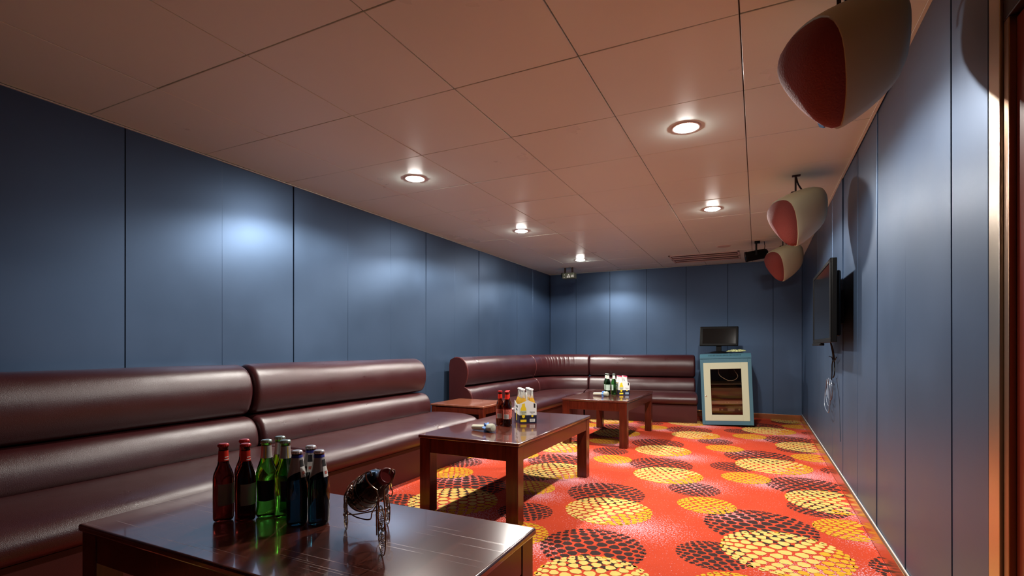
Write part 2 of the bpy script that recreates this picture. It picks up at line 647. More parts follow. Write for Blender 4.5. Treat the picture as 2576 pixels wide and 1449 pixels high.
# cornice angle trims along the walls
tag(obj('trim_1', bx(XL, XL + .016, Y0, Y1, H - .007, H - .0035, .001, 1), M['tile']), 'thin pale angle trim between ceiling and left wall', kind='structure')
tag(obj('trim_2', bx(XR - .016, XR, Y0, Y1, H - .007, H - .0035, .001, 1), M['tile']), 'thin pale angle trim between ceiling and right wall', kind='structure')
tag(obj('trim_3', bx(XL + .016, XR - .016, Y1 - .014, Y1, H - .007, H - .0035, .001, 1), M['tile']), 'thin pale angle trim between ceiling and back wall', kind='structure')
# skirtings
def skirting(name, bm, seal):
    o = obj(name, bm, M['skirt'])
    tag(o, kind='structure')
    if seal:
        obj('sealant_bead', seal, M['sealant'], o)
skirting('baseboard_right', bx(XR - .017, XR, 1.737, Y1, 0, .082, .003, 2), bx(XR - .006, XR, 1.74, Y1, .082, .087, .0015, 1))
skirting('baseboard_back', bx(XL, XR - .017, Y1 - .014, Y1, 0, .075, .003, 2), None)
skirting('baseboard_left', bx(XL, XL + .014, Y0, Y1 - .014, 0, .075, .003, 2), None)

# ---- door on the right with its metal frame
tag(obj('trim_4', bx(XR - .002, XR + .016, 1.672, 1.737, 0, H - .004, .0015, 2), M['steel']),
    'champagne metal strip closing the blue panelling beside the door', kind='structure')
door = obj('door_1', bx(XR + .018, XR + .05, .80, 1.636, .008, 1.800, .002, 2), M['door'])
tag(door, 'dark red veneered door at the right edge', kind='structure')
bmf = bx(XR + .004, XR + .05, 1.637, 1.664, 0, 1.807, .002, 2)
box(bmf, XR + .004, XR + .05, .745, .798, 0, 1.807, .002, 2)
obj('door_frame', bmf, M['bronze'], door)
obj('door_header', bx(XR + .004, XR + .05, .73, 1.667, 1.809, H - .002, .002, 1), M['dark_wood'], door)
hb = nb()
tube(hb, spline([(XR + .018, .88, .98), (XR - .028, .88, .98), (XR - .034, .90, .98), (XR - .034, 1.0, .98)], 4), .009)
obj('door_handle', hb, M['chrome'], door)

# ================================================================= CEILING FITTINGS
def downlight(x, y, lit, label, first=[None]):
    t = thing('downlight', label, 'ceiling light', (x, y, H), 0, 'recessed ceiling downlights')
    bm = nb()
    lathe(bm, [(.062, -.0005), (.063, -.004), (.074, -.0045), (.079, -.002), (.080, -.0005)], 32)
    obj('trim_ring', bm, M['vent'], t)
    bm = nb()
    lathe(bm, [(.0, -.014), (.026, -.0132), (.046, -.0105), (.058, -.006), (.0618, -.003)] if lit else
          [(.0, -.0055), (.03, -.005), (.0615, -.0035)], 24)
    obj('bulb', bm, M['bulb'] if lit else M['offbulb'], t)
    if lit:
        for nm, pw, an, bl in (('downlight_beam', LAMP_POWER, LAMP_ANGLE, LAMP_BLEND), ('downlight_core', CORE_POWER, CORE_ANGLE, 1.0)):
            ld = bpy.data.lights.new(nm, 'SPOT')
            ld.energy = pw
            ld.color = LAMP_COL
            ld.spot_size = R(an)
            ld.spot_blend = bl
            ld.shadow_soft_size = 0.028
            lo = bpy.data.objects.new(nm, ld)
            C.objects.link(lo)
            lo.parent = t
            lo.location = (0, 0, -.045)
    return t
downlight(-2.20, 2.945, True, 'lit downlight nearest the camera on the left side, above the long sofa')
downlight(-2.20, 4.755, True, 'lit downlight in the middle of the left row, above the gap between the sofas')
downlight(-2.20, 6.69, True, 'farthest lit downlight, near the far left corner of the ceiling')
downlight(-.352, 2.91, True, 'brightest and largest lit downlight, on the right, nearest the front white speaker')
downlight(-.352, 4.72, True, 'lit downlight on the right side, level with the middle hanging speaker')
u = downlight(-.36, 6.53, False, 'unlit flush downlight in front of the ceiling vent')

# air vent
v = thing('ceiling_air_vent', 'long two-slot air vent flush in the ceiling near the back wall', 'vent', (-.63, 7.2, H))
bm = nb()
for (a, b_) in ((-.30, -.265), (-.02, .03), (.285, .32)):
    box(bm, -.43, .43, a, b_, -.010, -.0005, .002, 1)
for s in (-.43, .405):
    box(bm, s, s + .025, -.30, .32, -.010, -.0005, .002, 1)
obj('frame', bm, M['vent'], v)
obj('backing', bx(-.41, .41, -.27, .29, -.0018, -.0006), M['vent_dark'], v)
for k, (a, b_) in enumerate(((-.20, -.10), (.10, .20))):
    bm = bx(-.395, .395, a, b_, -.008, -.005, .001, 1)
    c = Vector((0, (a + b_) / 2, -.006))
    bmesh.ops.transform(bm, matrix=Matrix.Translation(c) @ Matrix.Rotation(R(4), 4, 'X') @ Matrix.Translation(-c), verts=bm.verts)
    obj('slat', bm, M['vent'], v)

# ---- hanging speakers
def speaker_mesh():
    """local frame: +F is the cone side, section outline in (r,t)."""
    # shield outline: pointed at the bottom, broad at the top
    pts = [(0.0, -.205), (.045, -.165), (.095, -.09), (.135, .0), (.150, .065), (.135, .120), (.085, .150), (0, .160),
           (-.085, .150), (-.135, .120), (-.150, .065), (-.135, .0), (-.095, -.09), (-.045, -.165)]
    P = chaikin(pts, 1)
    return P
FV = Vector((-.82, -.38, -.42)).normalized()        # the way the cone faces
def spk_axes():
    f = FV
    up = Vector((0, 0, 1))
    up = (up - f * up.dot(f)).normalized()
    r = up.cross(f).normalized()
    return f, r, up
SPK_ROLL = R(-6)
def speaker(loc, label, first=[]):
    t = thing('hanging_speaker', label, 'speaker', loc, 0, 'white speakers hung along the right wall')
    if first:
        src = first[0]
        for ch in src.children:
            dup(ch, parent=t)
        return t
    first.append(t)
    f, r, up = spk_axes()
    r, up = r * math.cos(SPK_ROLL) + up * math.sin(SPK_ROLL), up * math.cos(SPK_ROLL) - r * math.sin(SPK_ROLL)
    P = speaker_mesh()
    O = -f * 0.02
    def ring(s, k, sh=(0, 0), kk=None):
        return [O - f * s + r * (p[0] * k + sh[0]) + up * (p[1] * (kk or k) + sh[1]) for p in P]
    bm = nb()
    secs = [(0, .985), (.008, 1.0), (.05, 1.01), (.10, 1.0), (.15, .965), (.20, .90), (.235, .82), (.262, .70), (.280, .54), (.290, .34), (.294, .12)]
    rings(bm, [ring(s - .12, k, (0, s * .10), k * (1 - s * .35)) for s, k in secs])
    obj('shell', bm, M['shell'], t, angle=60)
    bm = nb()
    dome = [(0, .955), (.018, .93), (.040, .84), (.060, .70), (.075, .52), (.085, .30), (.088, .10)]
    rings(bm, [ring(-s - .118, k) for s, k in dome])
    obj('grille', bm, M['cloth'], t, angle=80)
    # small chrome badge low on the grille
    bm = nb()
    c = O + f * (.118 + .026) + r * (-.028) * 1 + up * (-.150)
    pr_ = [c + r * a + up * b_ for a, b_ in ((-.016, .012), (.004, .020), (.016, .004), (.004, -.02), (-.014, -.010))]
    rings(bm, [[p for p in pr_], [p + f * .006 for p in pr_]])
    obj('badge', bm, M['chrome'], t, smooth=False)
    # bracket up to the ceiling
    top = H - loc[2]
    bm = nb()
    sx = -.02
    box(bm, sx - .006, sx + .006, -.007, .007, .135, top - .0005, .001, 1)
    box(bm, sx - .022, sx + .030, -.016, .016, top - .006, top - .0005, .001, 1)
    obj('hanger', bm, M['dark_wood'], t)
    bm = nb()
    box(bm, sx - .030, sx + .030, -.022, .022, .115, .165, .006, 2)
    box(bm, sx - .012, sx + .050, -.018, .018, .100, .120, .003, 1)
    tube(bm, [(sx - .034, -.0, .15), (sx + .034, 0, .15)], .011, 10)
    obj('clamp', bm, M['dark_wood'], t)
    bm = nb()
    tube(bm, spline([(sx + .004, 0, top - .012), (sx + .018, .02, top - .06), (sx + .06, .05, top - .115), (.105, .09, .125), (.150, .12, .10), (.165, .12, .060)], 6), .0055)
    obj('cable', bm, M['dark_wood'], t)
    return t
SP2 = (.262, 4.06, 1.925)
speaker(SP2, 'middle cream and red hanging speaker with its cable looping to the wall')
speaker((.262, 1.97, 1.942), 'largest and nearest cream and red hanging speaker, cut off by the top edge')
speaker((.268, 6.17, 1.925), 'smallest and farthest cream and red hanging speaker, just left of the television')

# ---- stage spotlight and small light box
t = thing('stage_spotlight', 'black cylindrical spotlight on a yoke left of the farthest speaker', 'stage light', (0, 6.43, 2.055))
ax = Vector((1, .15, .16)).normalized()
def axis_mat(c, d):
    return Matrix.Translation(c) @ d.to_track_quat('Z', 'Y').to_matrix().to_4x4()
bm = nb()
lathe(bm, [(.045, -.125), (.058, -.128), (.060, -.11), (.056, -.10), (.056, .08), (.048, .10), (.03, .112), (0, .115)], 24, axis_mat(Vector((0, 0, 0)), ax))
obj('body', bm, M['black'], t)
bm = nb()
lathe(bm, [(0, -.129), (.03, -.127), (.044, -.1255), (.044, -.12)], 20, axis_mat(Vector((0, 0, 0)), ax))
obj('lens', bm, M['screen'], t)
bm = nb()
for s in (-1, 1):
    box(bm, -.02, .0, s * .064 - .003, s * .064 + .003, -.01, H - 2.055 - .006, .001, 1)
box(bm, -.028, .028, -.067, .067, H - 2.055 - .008, H - 2.055 - .0005, .001, 1)
obj('yoke', bm, M['black'], t)
bm = nb()
tube(bm, [(.075, 0, .05), (.078, 0, .10), (.07, 0, H - 2.055 - .001)], .0035)
obj('power_lead', bm, M['black'], t)

t = thing('light_box', 'small olive effect light box with white marks under the far left ceiling', 'stage light', (-2.565, 7.27, 2.035))
obj('housing', bx(-.095, .095, -.05, .07, 0, .085, .006, 2), M['fixture'], t)
obj('left_lens', bx(-.135, -.098, .02, .08, .03, .10, .004, 1), M['black'], t)
for s_ in (-.065, .05):
    obj('bracket', bx(s_ - .012, s_ + .012, -.01, .012, .0855, H - 2.035 - .0005, .002, 1), M['dark_wood'], t)
def mark(pts):
    bm = nb()
    bm.faces.new([bm.verts.new((x_, -.0515, z_)) for x_, z_ in pts])
    obj('printed_mark', bm, M['white'], t, smooth=False)
for cx_ in (-.010, .018):
    mark([(cx_ + .012 * math.cos(2 * PI * k / 14), .022 + .012 * math.sin(2 * PI * k / 14)) for k in range(14)])
mark([(-.012, .042), (.028, .042), (.006, .066)])
mark([(.050, .040), (.084, .040), (.084, .048), (.050, .048)])
mark([(.044, .022), (.088, .022), (.088, .032), (.044, .032)])
mark([(-.070, .010), (-.052, .010), (-.052, .018), (-.070, .018)])
mark([(-.066, .050), (-.050, .054), (-.060, .064)])

# ================================================================= TELEVISION
t = tv_ = thing('television', 'black flat television on the right wall with a coiled cord hanging under it', 'television', (.42, 4.285, 1.03))
obj('screen', bx(-.0035, 0, -.505, .515, .028, .508, .001, 1), M['screen'], t)
bm = nb()
box(bm, .0, .030, -.555, .552, .0, .532, .004, 2)
for (a, b_, c, d) in ((-.555, .552, .509, .532), (-.555, .552, .0, .027), (-.555, -.506, .027, .509), (.516, .552, .027, .509)):
    box(bm, -.007, .001, a, b_, c, d, .0015, 1)
obj('bezel', bm, M['black'], t)
bm = nb()
box(bm, .031, .058, -.50, .50, .04, .46, .012, 2)
obj('back_housing', bm, M['black'], t)
bm = nb()
box(bm, .0585, XR - .42 - .014, -.2, .2, .13, .36, .003, 1)
obj('wall_bracket', bm, M['black'], t)
obj('foot_bar', bx(-.012, .02, .02, .552, -.020, -.001, .004, 2), M['black'], t)
bm = nb()
bx0 = lambda: None
disc2 = nb()
lathe(disc2, [(0, 0), (.004, .0), (.004, .0015), (0, .0015)], 12, axis_mat(Vector((-.0085, .30, .0135)), Vector((-1, 0, 0))))
obj('badge', disc2, M['chrome'], t)
bm.free()
# its cord, coiled and hanging
bm = nb()
X0 = XR - .015
tube(bm, spline([(.49, 4.47, 1.06), (.515, 4.50, .98), (X0 - .005, 4.53, .90), (X0 - .008, 4.50, .80), (X0 - .01, 4.56, .765)], 8), .0045)
tube(bm, spline([(.50, 4.55, 1.06), (X0 - .01, 4.56, .93), (X0 - .012, 4.60, .86), (X0 - .01, 4.62, .79), (X0 - .008, 4.66, .745)], 8), .004)
tube(bm, spline([(X0 - .01, 4.80, .925), (X0 - .012, 4.62, .92), (X0 - .012, 4.50, .89), (X0 - .010, 4.38, .925)], 8), .0035)
obj_c = obj('television_cord', bm, M['black'])
obj_c.name = 'cord'
obj_c.parent = tv_
obj_c.location = -tv_.location
bm = nb()
for k, (cy, cz, ry, rz_, ph) in enumerate(((4.78, .665, .15, .085, .2), (4.83, .640, .13, .11, .9), (4.72, .655, .12, .07, 1.7), (4.80, .60, .13, .13, 2.4))):
    pts = []
    for i in range(36):
        a = 2 * PI * i / 36
        q = 1 + .10 * math.sin(3 * a + ph)
        pts.append((X0 - .006 - .006 * k + .004 * math.sin(2 * a), cy + ry * q * math.cos(a), cz + rz_ * q * math.sin(a)))
    tube(bm, pts, .0036, 7, closed=True)
obj('coil', bm, mat('grey_cord', (.10, .12, .16), rough=.3), obj_c)
bm = nb()
tube(bm, spline([(X0 - .005, 4.42, .77), (XR - .004, 4.40, .60), (XR - .0035, 4.37, .42), (XR - .0035, 4.36, .31)], 8), .0022)
obj('thin_lead', bm, M['gap'], obj_c)

# ================================================================= SOFAS
UP = chaikin([(0.0, .585), (0.0, .80), (.012, .858), (.065, .892), (.135, .884), (.195, .845), (.228, .775), (.232, .700), (.212, .625), (.178, .572), (.10, .568)], 2)
LO = chaikin([(0.03, .566), (.10, .566), (.185, .562), (.235, .545), (.272, .495), (.285, .430), (.282, .378), (.25, .355), (.03, .355)], 2)
SE = chaikin([(.03, .235), (.03, .352), (.20, .360), (.28, .380), (.40, .390), (.58, .390), (.700, .383), (.775, .358), (.806, .308), (.792, .256), (.745, .236), (.60, .234)], 2)

def shrink(P, ins):
    n = len(P)
    out = []
    for i in range(n):
        a, b_, c = P[i - 1], P[i], P[(i + 1) % n]
        tx, ty = c[0] - a[0], c[1] - a[1]
        l = math.hypot(tx, ty) or 1
        out.append((b_[0] + ty / l * ins, b_[1] - tx / l * ins))
    return out
def area(P):
    return sum(P[i - 1][0] * P[i][1] - P[i][0] * P[i - 1][1] for i in range(len(P))) / 2

class Path:
    """straight: origin O (rear corner), direction D along, N towards the front"""
    def __init__(s, segs):
        s.segs = segs      # list of ('line', O, ang, length) or ('fan', P, a0, a1, R)
        s.L = sum(q[3] if q[0] == 'line' else abs(q[3] - q[2]) * .6 for q in segs)
    def at(s, d, u):
        for i, q in enumerate(s.segs):
            l = q[3] if q[0] == 'line' else abs(q[3] - q[2]) * .6
            if d <= l + 1e-9 or i == len(s.segs) - 1:
                if q[0] == 'line':
                    O, an = q[1], q[2]
                    D = (math.cos(an), math.sin(an))
                    Nn = (D[1], -D[0])
                    return (O[0] + D[0] * d + Nn[0] * u, O[1] + D[1] * d + Nn[1] * u)
                P, a0, a1, RR = q[1], q[2], q[3], q[4]
                a = a0 + (a1 - a0) * d / l
                rr = RR - u
                return (P[0] + rr * math.cos(a), P[1] + rr * math.sin(a))
            d -= l

def loft(path, prof, d0, d1, r0=.02, r1=.02, step=.05, wav=.003, crease=None, seed=0.0):
    sgn = 1 if area(prof) > 0 else -1
    st = []
    k = 6
    for i in range(k):
        q = i / k
        if r0 > 0:
            st.append((d0 + r0 * (1 - math.cos(q * PI / 2)), r0 * (1 - math.sin(q * PI / 2))))
    d = d0 + r0
    n = max(1, int((d1 - r1 - d) / step))
    for i in range(n + 1):
        st.append((d + (d1 - r1 - d) * i / n, 0))
    for i in range(k - 1, -1, -1):
        q = i / k
        if r1 > 0:
            st.append((d1 - r1 * (1 - math.cos(q * PI / 2)), r1 * (1 - math.sin(q * PI / 2))))
    rs = []
    for dd, ins in st:
        P = shrink(prof, -ins * sgn) if ins else prof
        ring = []
        for (u, z) in P:
            du = 0
            if crease:
                for (c, wd, dp) in crease:
                    e = math.exp(-((dd - c) / wd) ** 2)
                    du -= dp * e * max(0, min(1, (z - .68) / .1)) * max(0, min(1, (u - .08) / .06))
            nz = noise.noise(Vector((dd * 2.2 + seed, u * 5, z * 5)))
            n2 = noise.noise(Vector((dd * 9 + seed, u * 9 + 4, z * 9)))
            off = wav * nz + wav * .35 * n2
            if u < .04:
                off = 0
            x, y = path.at(dd, u + du + off * .8)
            ring.append(Vector((x, y, z + off * (1 if z > .3 else 0))))
        rs.append(ring)
    bm = nb()
    rings(bm, rs)
    return bm

def sofa(name, label, path, d0, d1, ends=(.035, .035), creases=None, group='burgundy leather sofa units', seed=0.0, endpanels=(), piping=(), split_seat=None):
    t = thing(name, label, 'sofa', (*path.at((d0 + d1) / 2, .4), 0), 0, group)
    inv = Matrix.Translation(-Vector(t.location))
    def add(nm, bm, m, angle=60):
        bmesh.ops.transform(bm, matrix=inv, verts=bm.verts)
        return obj(nm, bm, m, t, angle=angle)
    stp = .05 if not creases else .006
    add('head_roll', loft(path, UP, d0, d1, ends[0], ends[1], stp, .0035, creases, seed), M['leather'])
    add('lumbar_roll', loft(path, LO, d0, d1, ends[0], ends[1], .05, .004, None, seed + 3), M['leather'])
    add('seat_cushion', loft(path, SE, d0, d1, min(ends[0], .03), min(ends[1], .03), .05, .0045, None, seed + 7), M['leather'])
    base = [(.05, 0.004), (.05, .233), (.738, .233), (.741, .12), (.741, .004)]
    add('skirt', loft(path, base, d0 + .012, d1 - .012, 0, 0, .05, 0), M['leather_base'], 30)
    add('back_frame', loft(path, [(.002, .004), (.002, .583), (.048, .583), (.048, .004)], d0 + .012, d1 - .012, 0, 0, .1, 0), M['leather_base'], 30)
    for e in endpanels:
        d = d0 if e == 0 else d1
        P = [(.0, .004), (0, .80), (.012, .858), (.065, .886), (.135, .880), (.195, .843), (.226, .775), (.230, .700), (.212, .625), (.190, .566),
             (.235, .542), (.270, .495), (.282, .430), (.280, .388), (.70, .380), (.770, .355), (.800, .308), (.788, .256), (.741, .236), (.741, .004)]
        bm = nb()
        s = -1 if e == 0 else 1
        rings(bm, [[Vector((*path.at(d + s * w_, u), z)) for (u, z) in P] for w_ in (0.0, .012)])
        add('end_panel', bm, M['leather_base'], 30)
    for d in piping:
        for prof in (UP, LO):
            pts = [(u, z) for (u, z) in prof if u > .05]
            pts.sort(key=lambda q: -q[1])
            pts = [q for q in pts if not (q[1] < .60 and prof is UP and q[0] < .16)]
            pts = [q for q in pts if not (prof is LO and q[0] < .17)]
            bm = nb()
            tube(bm, [Vector((*path.at(d, u + .0015), z)) for (u, z) in pts], .0045, 6)
            add('piping', bm, M['piping'])
    return t
RX = -3.085
pA = Path([('line', (RX, 0.0), PI / 2, 4.6)])
sofa('leather_sofa', 'long burgundy leather sofa unit nearest the camera, along the left wall', pA, -.35, 2.165, (.02, .04), seed=1)
sofa('leather_sofa', 'burgundy leather sofa unit behind the middle table, ending beside the side table', pA, 2.18, 4.03, (.04, .05), seed=5)
PV = (-2.150, 6.61)
AB = R(9.5)
a_end = PI / 2 + AB
FL = PI - a_end
fanL = FL * .6
pB = Path([('line', (PV[0] - .9, 4.70), PI / 2, 1.91), ('fan', PV, PI, a_end, .9)])
cr = [(1.91 + fanL * c, .007, dp) for c, dp in ((.18, .005), (.30, .006), (.355, .005), (.40, .006), (.44, .004), (.50, .006), (.56, .004), (.63, .005), (.70, .004), (.78, .003))]
sofa('corner_leather_sofa', 'burgundy leather sofa unit turning the far left corner, creased along its curved back', pB, .012, 1.91 + fanL, (.010, .02), creases=cr, seed=9, endpanels=(0,), piping=(.016, 1.90))
ob = (PV[0] + .9 * math.cos(a_end), PV[1] + .9 * math.sin(a_end))
pC = Path([('line', ob, AB, 1.6)])
sofa('leather_sofa', 'burgundy leather sofa unit along the back wall beside the teal cabinet', pC, .006, 1.50, (.02, .03), seed=14)

# ================================================================= TABLES
def table(name, label, x0, x1, y0, y1, rz, zt, leg=.075, top_m='wood_top', apron=.085, group='mahogany coffee tables', th=.022, leg_m='wood'):
    cx, cy = (x0 + x1) / 2, (y0 + y1) / 2
    hw, hl = (x1 - x0) / 2, (y1 - y0) / 2
    t = thing(name, label, 'table', (cx, cy, 0.0015), rz, group)
    zt = zt - .0015
    obj('tabletop', bx(-hw, hw, -hl, hl, zt - th, zt, .007, 3), M[top_m], t)
    i = .008
    g = .0008
    for sx in (-1, 1):
        for sy in (-1, 1):
            xa, xb = sorted((sx * (hw - i), sx * (hw - i - leg)))
            ya, yb = sorted((sy * (hl - i), sy * (hl - i - leg)))
            obj('leg', bx(xa, xb, ya, yb, 0, zt - th - .001, .003, 2), M[leg_m], t)
    for sy in (-1, 1):
        ya, yb = sorted((sy * (hl - i - .002), sy * (hl - i - .026)))
        obj('apron', bx(-hw + i + leg + g, hw - i - leg - g, ya, yb, zt - th - apron, zt - th - .001, .002, 1), M[leg_m], t)
    for sx in (-1, 1):
        xa, xb = sorted((sx * (hw - i - .002), sx * (hw - i - .026)))
        obj('apron', bx(xa, xb, -hl + i + leg + g, hl - i - leg - g, zt - th - apron, zt - th - .001, .002, 1), M[leg_m], t)
    return t
ZT = .47
table('coffee_table', 'scratched dark mahogany coffee table nearest the camera, holding nine beer bottles', -1.832, -.583, .793, 1.367, 0, ZT, top_m='wood_worn')
table('coffee_table', 'mahogany coffee table in the middle of the room with a white six-pack', -1.850, -1.170, 2.51, 3.80, R(-.6), ZT)
table('coffee_table', 'mahogany coffee table farthest from the camera, before the corner sofa', -1.820, -1.132, 4.935, 6.20, R(-.8), ZT)
table('side_table', 'low square side table wedged between the two left sofas', -2.90, -2.30, 4.13, 4.675, 0, .445, leg=.05, top_m='wood_side', group='side tables', apron=.06)

# ================================================================= BOTTLES
def bottle_mesh(kind):
    if kind == 'long':      # long neck, .24 tall
        p = [(.0, .003), (.020, .0015), (.0262, .004), (.0282, .010), (.0285, .06), (.0285, .128), (.0270, .142), (.0215, .158), (.0160, .172), (.0138, .19), (.0128, .215), (.0126, .222),
             (.0138, .224), (.0138, .230), (.0118, .232), (.0, .232)]
    elif kind == 'green':
        p = [(.0, .003), (.020, .0015), (.0270, .004), (.0290, .010), (.0270, .035), (.0260, .060), (.0275, .095), (.0290, .118), (.0285, .132), (.0240, .150), (.0180, .168), (.0150, .185), (.0132, .213),
             (.0140, .217), (.0140, .224), (.0118, .226), (.0, .226)]
    else:                   # steep shoulders
        p = [(.0, .003), (.020, .0015), (.0282, .004), (.0300, .010), (.0300, .105), (.0285, .125), (.0235, .152), (.0185, .176), (.0148, .198), (.0140, .203), (.0145, .206), (.0145, .211), (.012, .213), (.0, .213)]
    return p
def crown(bm, z, r=.0155):
    seg = 42
    pr_ = [(r * .98, z - .006, 1), (r, z - .002, .6), (r * .93, z + .0012, 0), (r * .75, z + .0028, 0), (0, z + .0034, 0)]
    rs = []
    for rr, zz, k in pr_:
        rs.append([Vector((max(rr, 1e-4) * (1 + .05 * k * math.cos(PI * j)) * math.cos(2 * PI * j / seg), max(rr, 1e-4) * (1 + .05 * k * math.cos(PI * j)) * math.sin(2 * PI * j / seg), zz)) for j in range(seg)])
    rings(bm, rs)
def wrap(bm, prof, z0, z1, a0, a1, off=.0006, n=16, slant=0.0, m=6):
    def rad(z):
        for (r1, z1_), (r2, z2_) in zip(prof[:-1], prof[1:]):
            if z1_ <= z <= z2_ and z2_ > z1_:
                return r1 + (r2 - r1) * (z - z1_) / (z2_ - z1_)
        return prof[5][0]
    g = []
    for i in range(m + 1):
        row = []
        for j in range(n + 1):
            a = a0 + (a1 - a0) * j / n
            zb = z0 + slant * math.cos(a - (a0 + a1) / 2)
            z = zb + (z1 - zb) * i / m
            rr = rad(z) + off
            row.append(bm.verts.new((rr * math.cos(a), rr * math.sin(a), z)))
        g.append(row)
    for i in range(m):
        for j in range(n):
            bm.faces.new((g[i][j], g[i][j + 1], g[i + 1][j + 1], g[i + 1][j]))

BT = {}
def make_bottle(style, name, label, loc, rz, group, scale=1.0):
    key = style
    if key in BT:
        o = dup(BT[key], loc=loc, rz=rz, label=label, group=group, name=name)
        o.scale = (scale,) * 3
        return o
    t = thing(name, label, 'bottle', loc, rz, group)
    t.scale = (scale,) * 3
    if style in ('red', 'brown'):
        pf = bottle_mesh('long')
        gl, cap = ('g_red' if style == 'red' else 'g_brown'), 'red_cap'
    elif style in ('green', 'dkgreen'):
        pf = bottle_mesh('green')
        gl, cap = ('g_green' if style == 'green' else 'g_dkgreen'), 'green_cap'
    elif style == 'silver':
        pf = bottle_mesh('steep')
        gl, cap = 'g_blue', 'silver_cap'
    elif style == 'clear':
        pf = bottle_mesh('long')
        gl, cap = 'g_clear', 'white_cap'
    elif style == 'wrapped':
        pf = bottle_mesh('long')
        gl, cap = 'g_clear', 'pink_cap'
    bm = nb()
    if style in ('clear', 'wrapped'):
        mis = [0 if pf[i][1] >= .172 else 1 for i in range(len(pf) - 1)]
        lathe(bm, pf, 28, mis=mis)
        obj('glass_body', bm, None, t, mats=[M['g_clear'], M['g_amber']])
    else:
        lathe(bm, pf, 32)
        obj('glass_body', bm, M[gl], t)
    bm = nb()
    crown(bm, pf[-1][1] + .0005)
    obj('cap', bm, M[cap], t, angle=25)
    top = pf[-1][1]
    if style in ('red', 'brown'):
        bm = nb(); wrap(bm, pf, .183, .214, 0, 2 * PI, n=28)
        obj('neck_label', bm, M['red_foil'], t)
        bm = nb(); wrap(bm, pf, .052, .116, -1.25, 1.25)
        obj('front_label', bm, M['grey_label' if style == 'red' else 'red_label'], t)
        if style == 'brown':
            bm = nb()
            for k in range(9):
                a = -.75 + k * .11
                wrap(bm, pf, .056, .082, a, a + (.03 if k % 2 else .06), off=.0012, n=1, m=1)
            obj('barcode', bm, M['ink'], t)
            bm = nb(); wrap(bm, pf, .054, .084, -.82, .28, off=.0009)
            obj('barcode_field', bm, M['white'], t)
        else:
            bm = nb()
            wrap(bm, pf, .1865, .1885, -.6, .6, off=.0012, n=8, m=1)
            wrap(bm, pf, .192, .1935, -.5, .35, off=.0012, n=8, m=1, slant=.004)
            obj('neck_print', bm, M['white'], t)
    if style in ('green', 'dkgreen'):
        bm = nb(); wrap(bm, pf, .176, .212, 0, 2 * PI, n=28)
        obj('neck_label', bm, M['silver_foil'] if style == 'green' else M['white'], t)
        bm = nb(); wrap(bm, pf, .176, .211, -.12, .02, off=.0012, n=3)
        obj('gold_stripe', bm, M['yellow'], t)
        bm = nb(); wrap(bm, pf, .055, .112, -1.0, 1.0, slant=-.004)
        obj('front_label', bm, M['navy'] if style == 'green' else M['green_label'], t)
    if style == 'silver':
        bm = nb(); wrap(bm, pf, .139, .196, 0, 2 * PI, n=40, slant=-.018)
        obj('neck_label', bm, M['silver_foil'], t)
        bm = nb(); wrap(bm, pf, .1962, .2035, 0, 2 * PI, off=.0009, n=32)
        obj('neck_band', bm, M['blue_foil'], t)
        bm = nb(); wrap(bm, pf, .170, .190, .05, .75, off=.0012, n=4, m=3)
        obj('dark_patch', bm, M['ink'], t)
        bm = nb(); wrap(bm, pf, .140, .170, .05, .75, off=.0012, n=4, m=3)
        obj('pale_patch', bm, M['white'], t)
        bm = nb(); wrap(bm, pf, .148, .157, .25, .6, off=.0016, n=4, m=1)
        obj('red_mark', bm, M['red_label'], t)
    if style == 'wrapped':
        bm = nb(); wrap(bm, pf, .150, .224, 0, 2 * PI, off=.0008, n=28)
        obj('neck_wrap', bm, M['white'], t)
    BT[key] = t
    return t
G1 = 'bottles on the near table'
Zb = ZT + .0004
toc = lambda x, y: math.atan2(-y, -x)     # facing the camera
make_bottle('red', 'beer_bottle', 'leftmost dark red bottle with a red cap on the near table', (-1.468, 1.004, Zb), toc(-1.46, 1) + .75, G1)
make_bottle('red', 'beer_bottle', 'red-capped bottle behind its neighbour, second of the near group from the left', (-1.476, 1.080, Zb), toc(-1.46, 1) + .2, G1)
make_bottle('red', 'beer_bottle', 'red-capped bottle touching the leftmost green bottle on the near table', (-1.408, 1.034, Zb), toc(-1.46, 1) + .75, G1)
make_bottle('green', 'beer_bottle', 'bright green bottle leftmost of the three green ones, with grey neck foil', (-1.386, 1.090, Zb), toc(-1.4, 1) - .1, G1, 1.045)
make_bottle('green', 'beer_bottle', 'green bottle standing hindmost of the three green ones', (-1.398, 1.150, Zb), toc(-1.4, 1) + .2, G1, 1.045)
make_bottle('green', 'beer_bottle', 'green bottle between the hindmost green one and the silver-necked bottles', (-1.328, 1.112, Zb), toc(-1.4, 1) + .45, G1, 1.045)
make_bottle('silver', 'beer_bottle', 'silver-necked dark bottle next to the green bottles, in the front row', (-1.240, 1.080, Zb), toc(-1.2, 1) + .35, G1, 1.02)
make_bottle('silver', 'beer_bottle', 'silver-necked dark bottle at the back, its neck print turned to the camera', (-1.262, 1.152, Zb), toc(-1.2, 1) - .55, G1, 1.02)
make_bottle('silver', 'beer_bottle', 'rightmost silver-necked dark bottle, beside the wire holder', (-1.184, 1.112, Zb), toc(-1.2, 1) + .4, G1, 1.02)

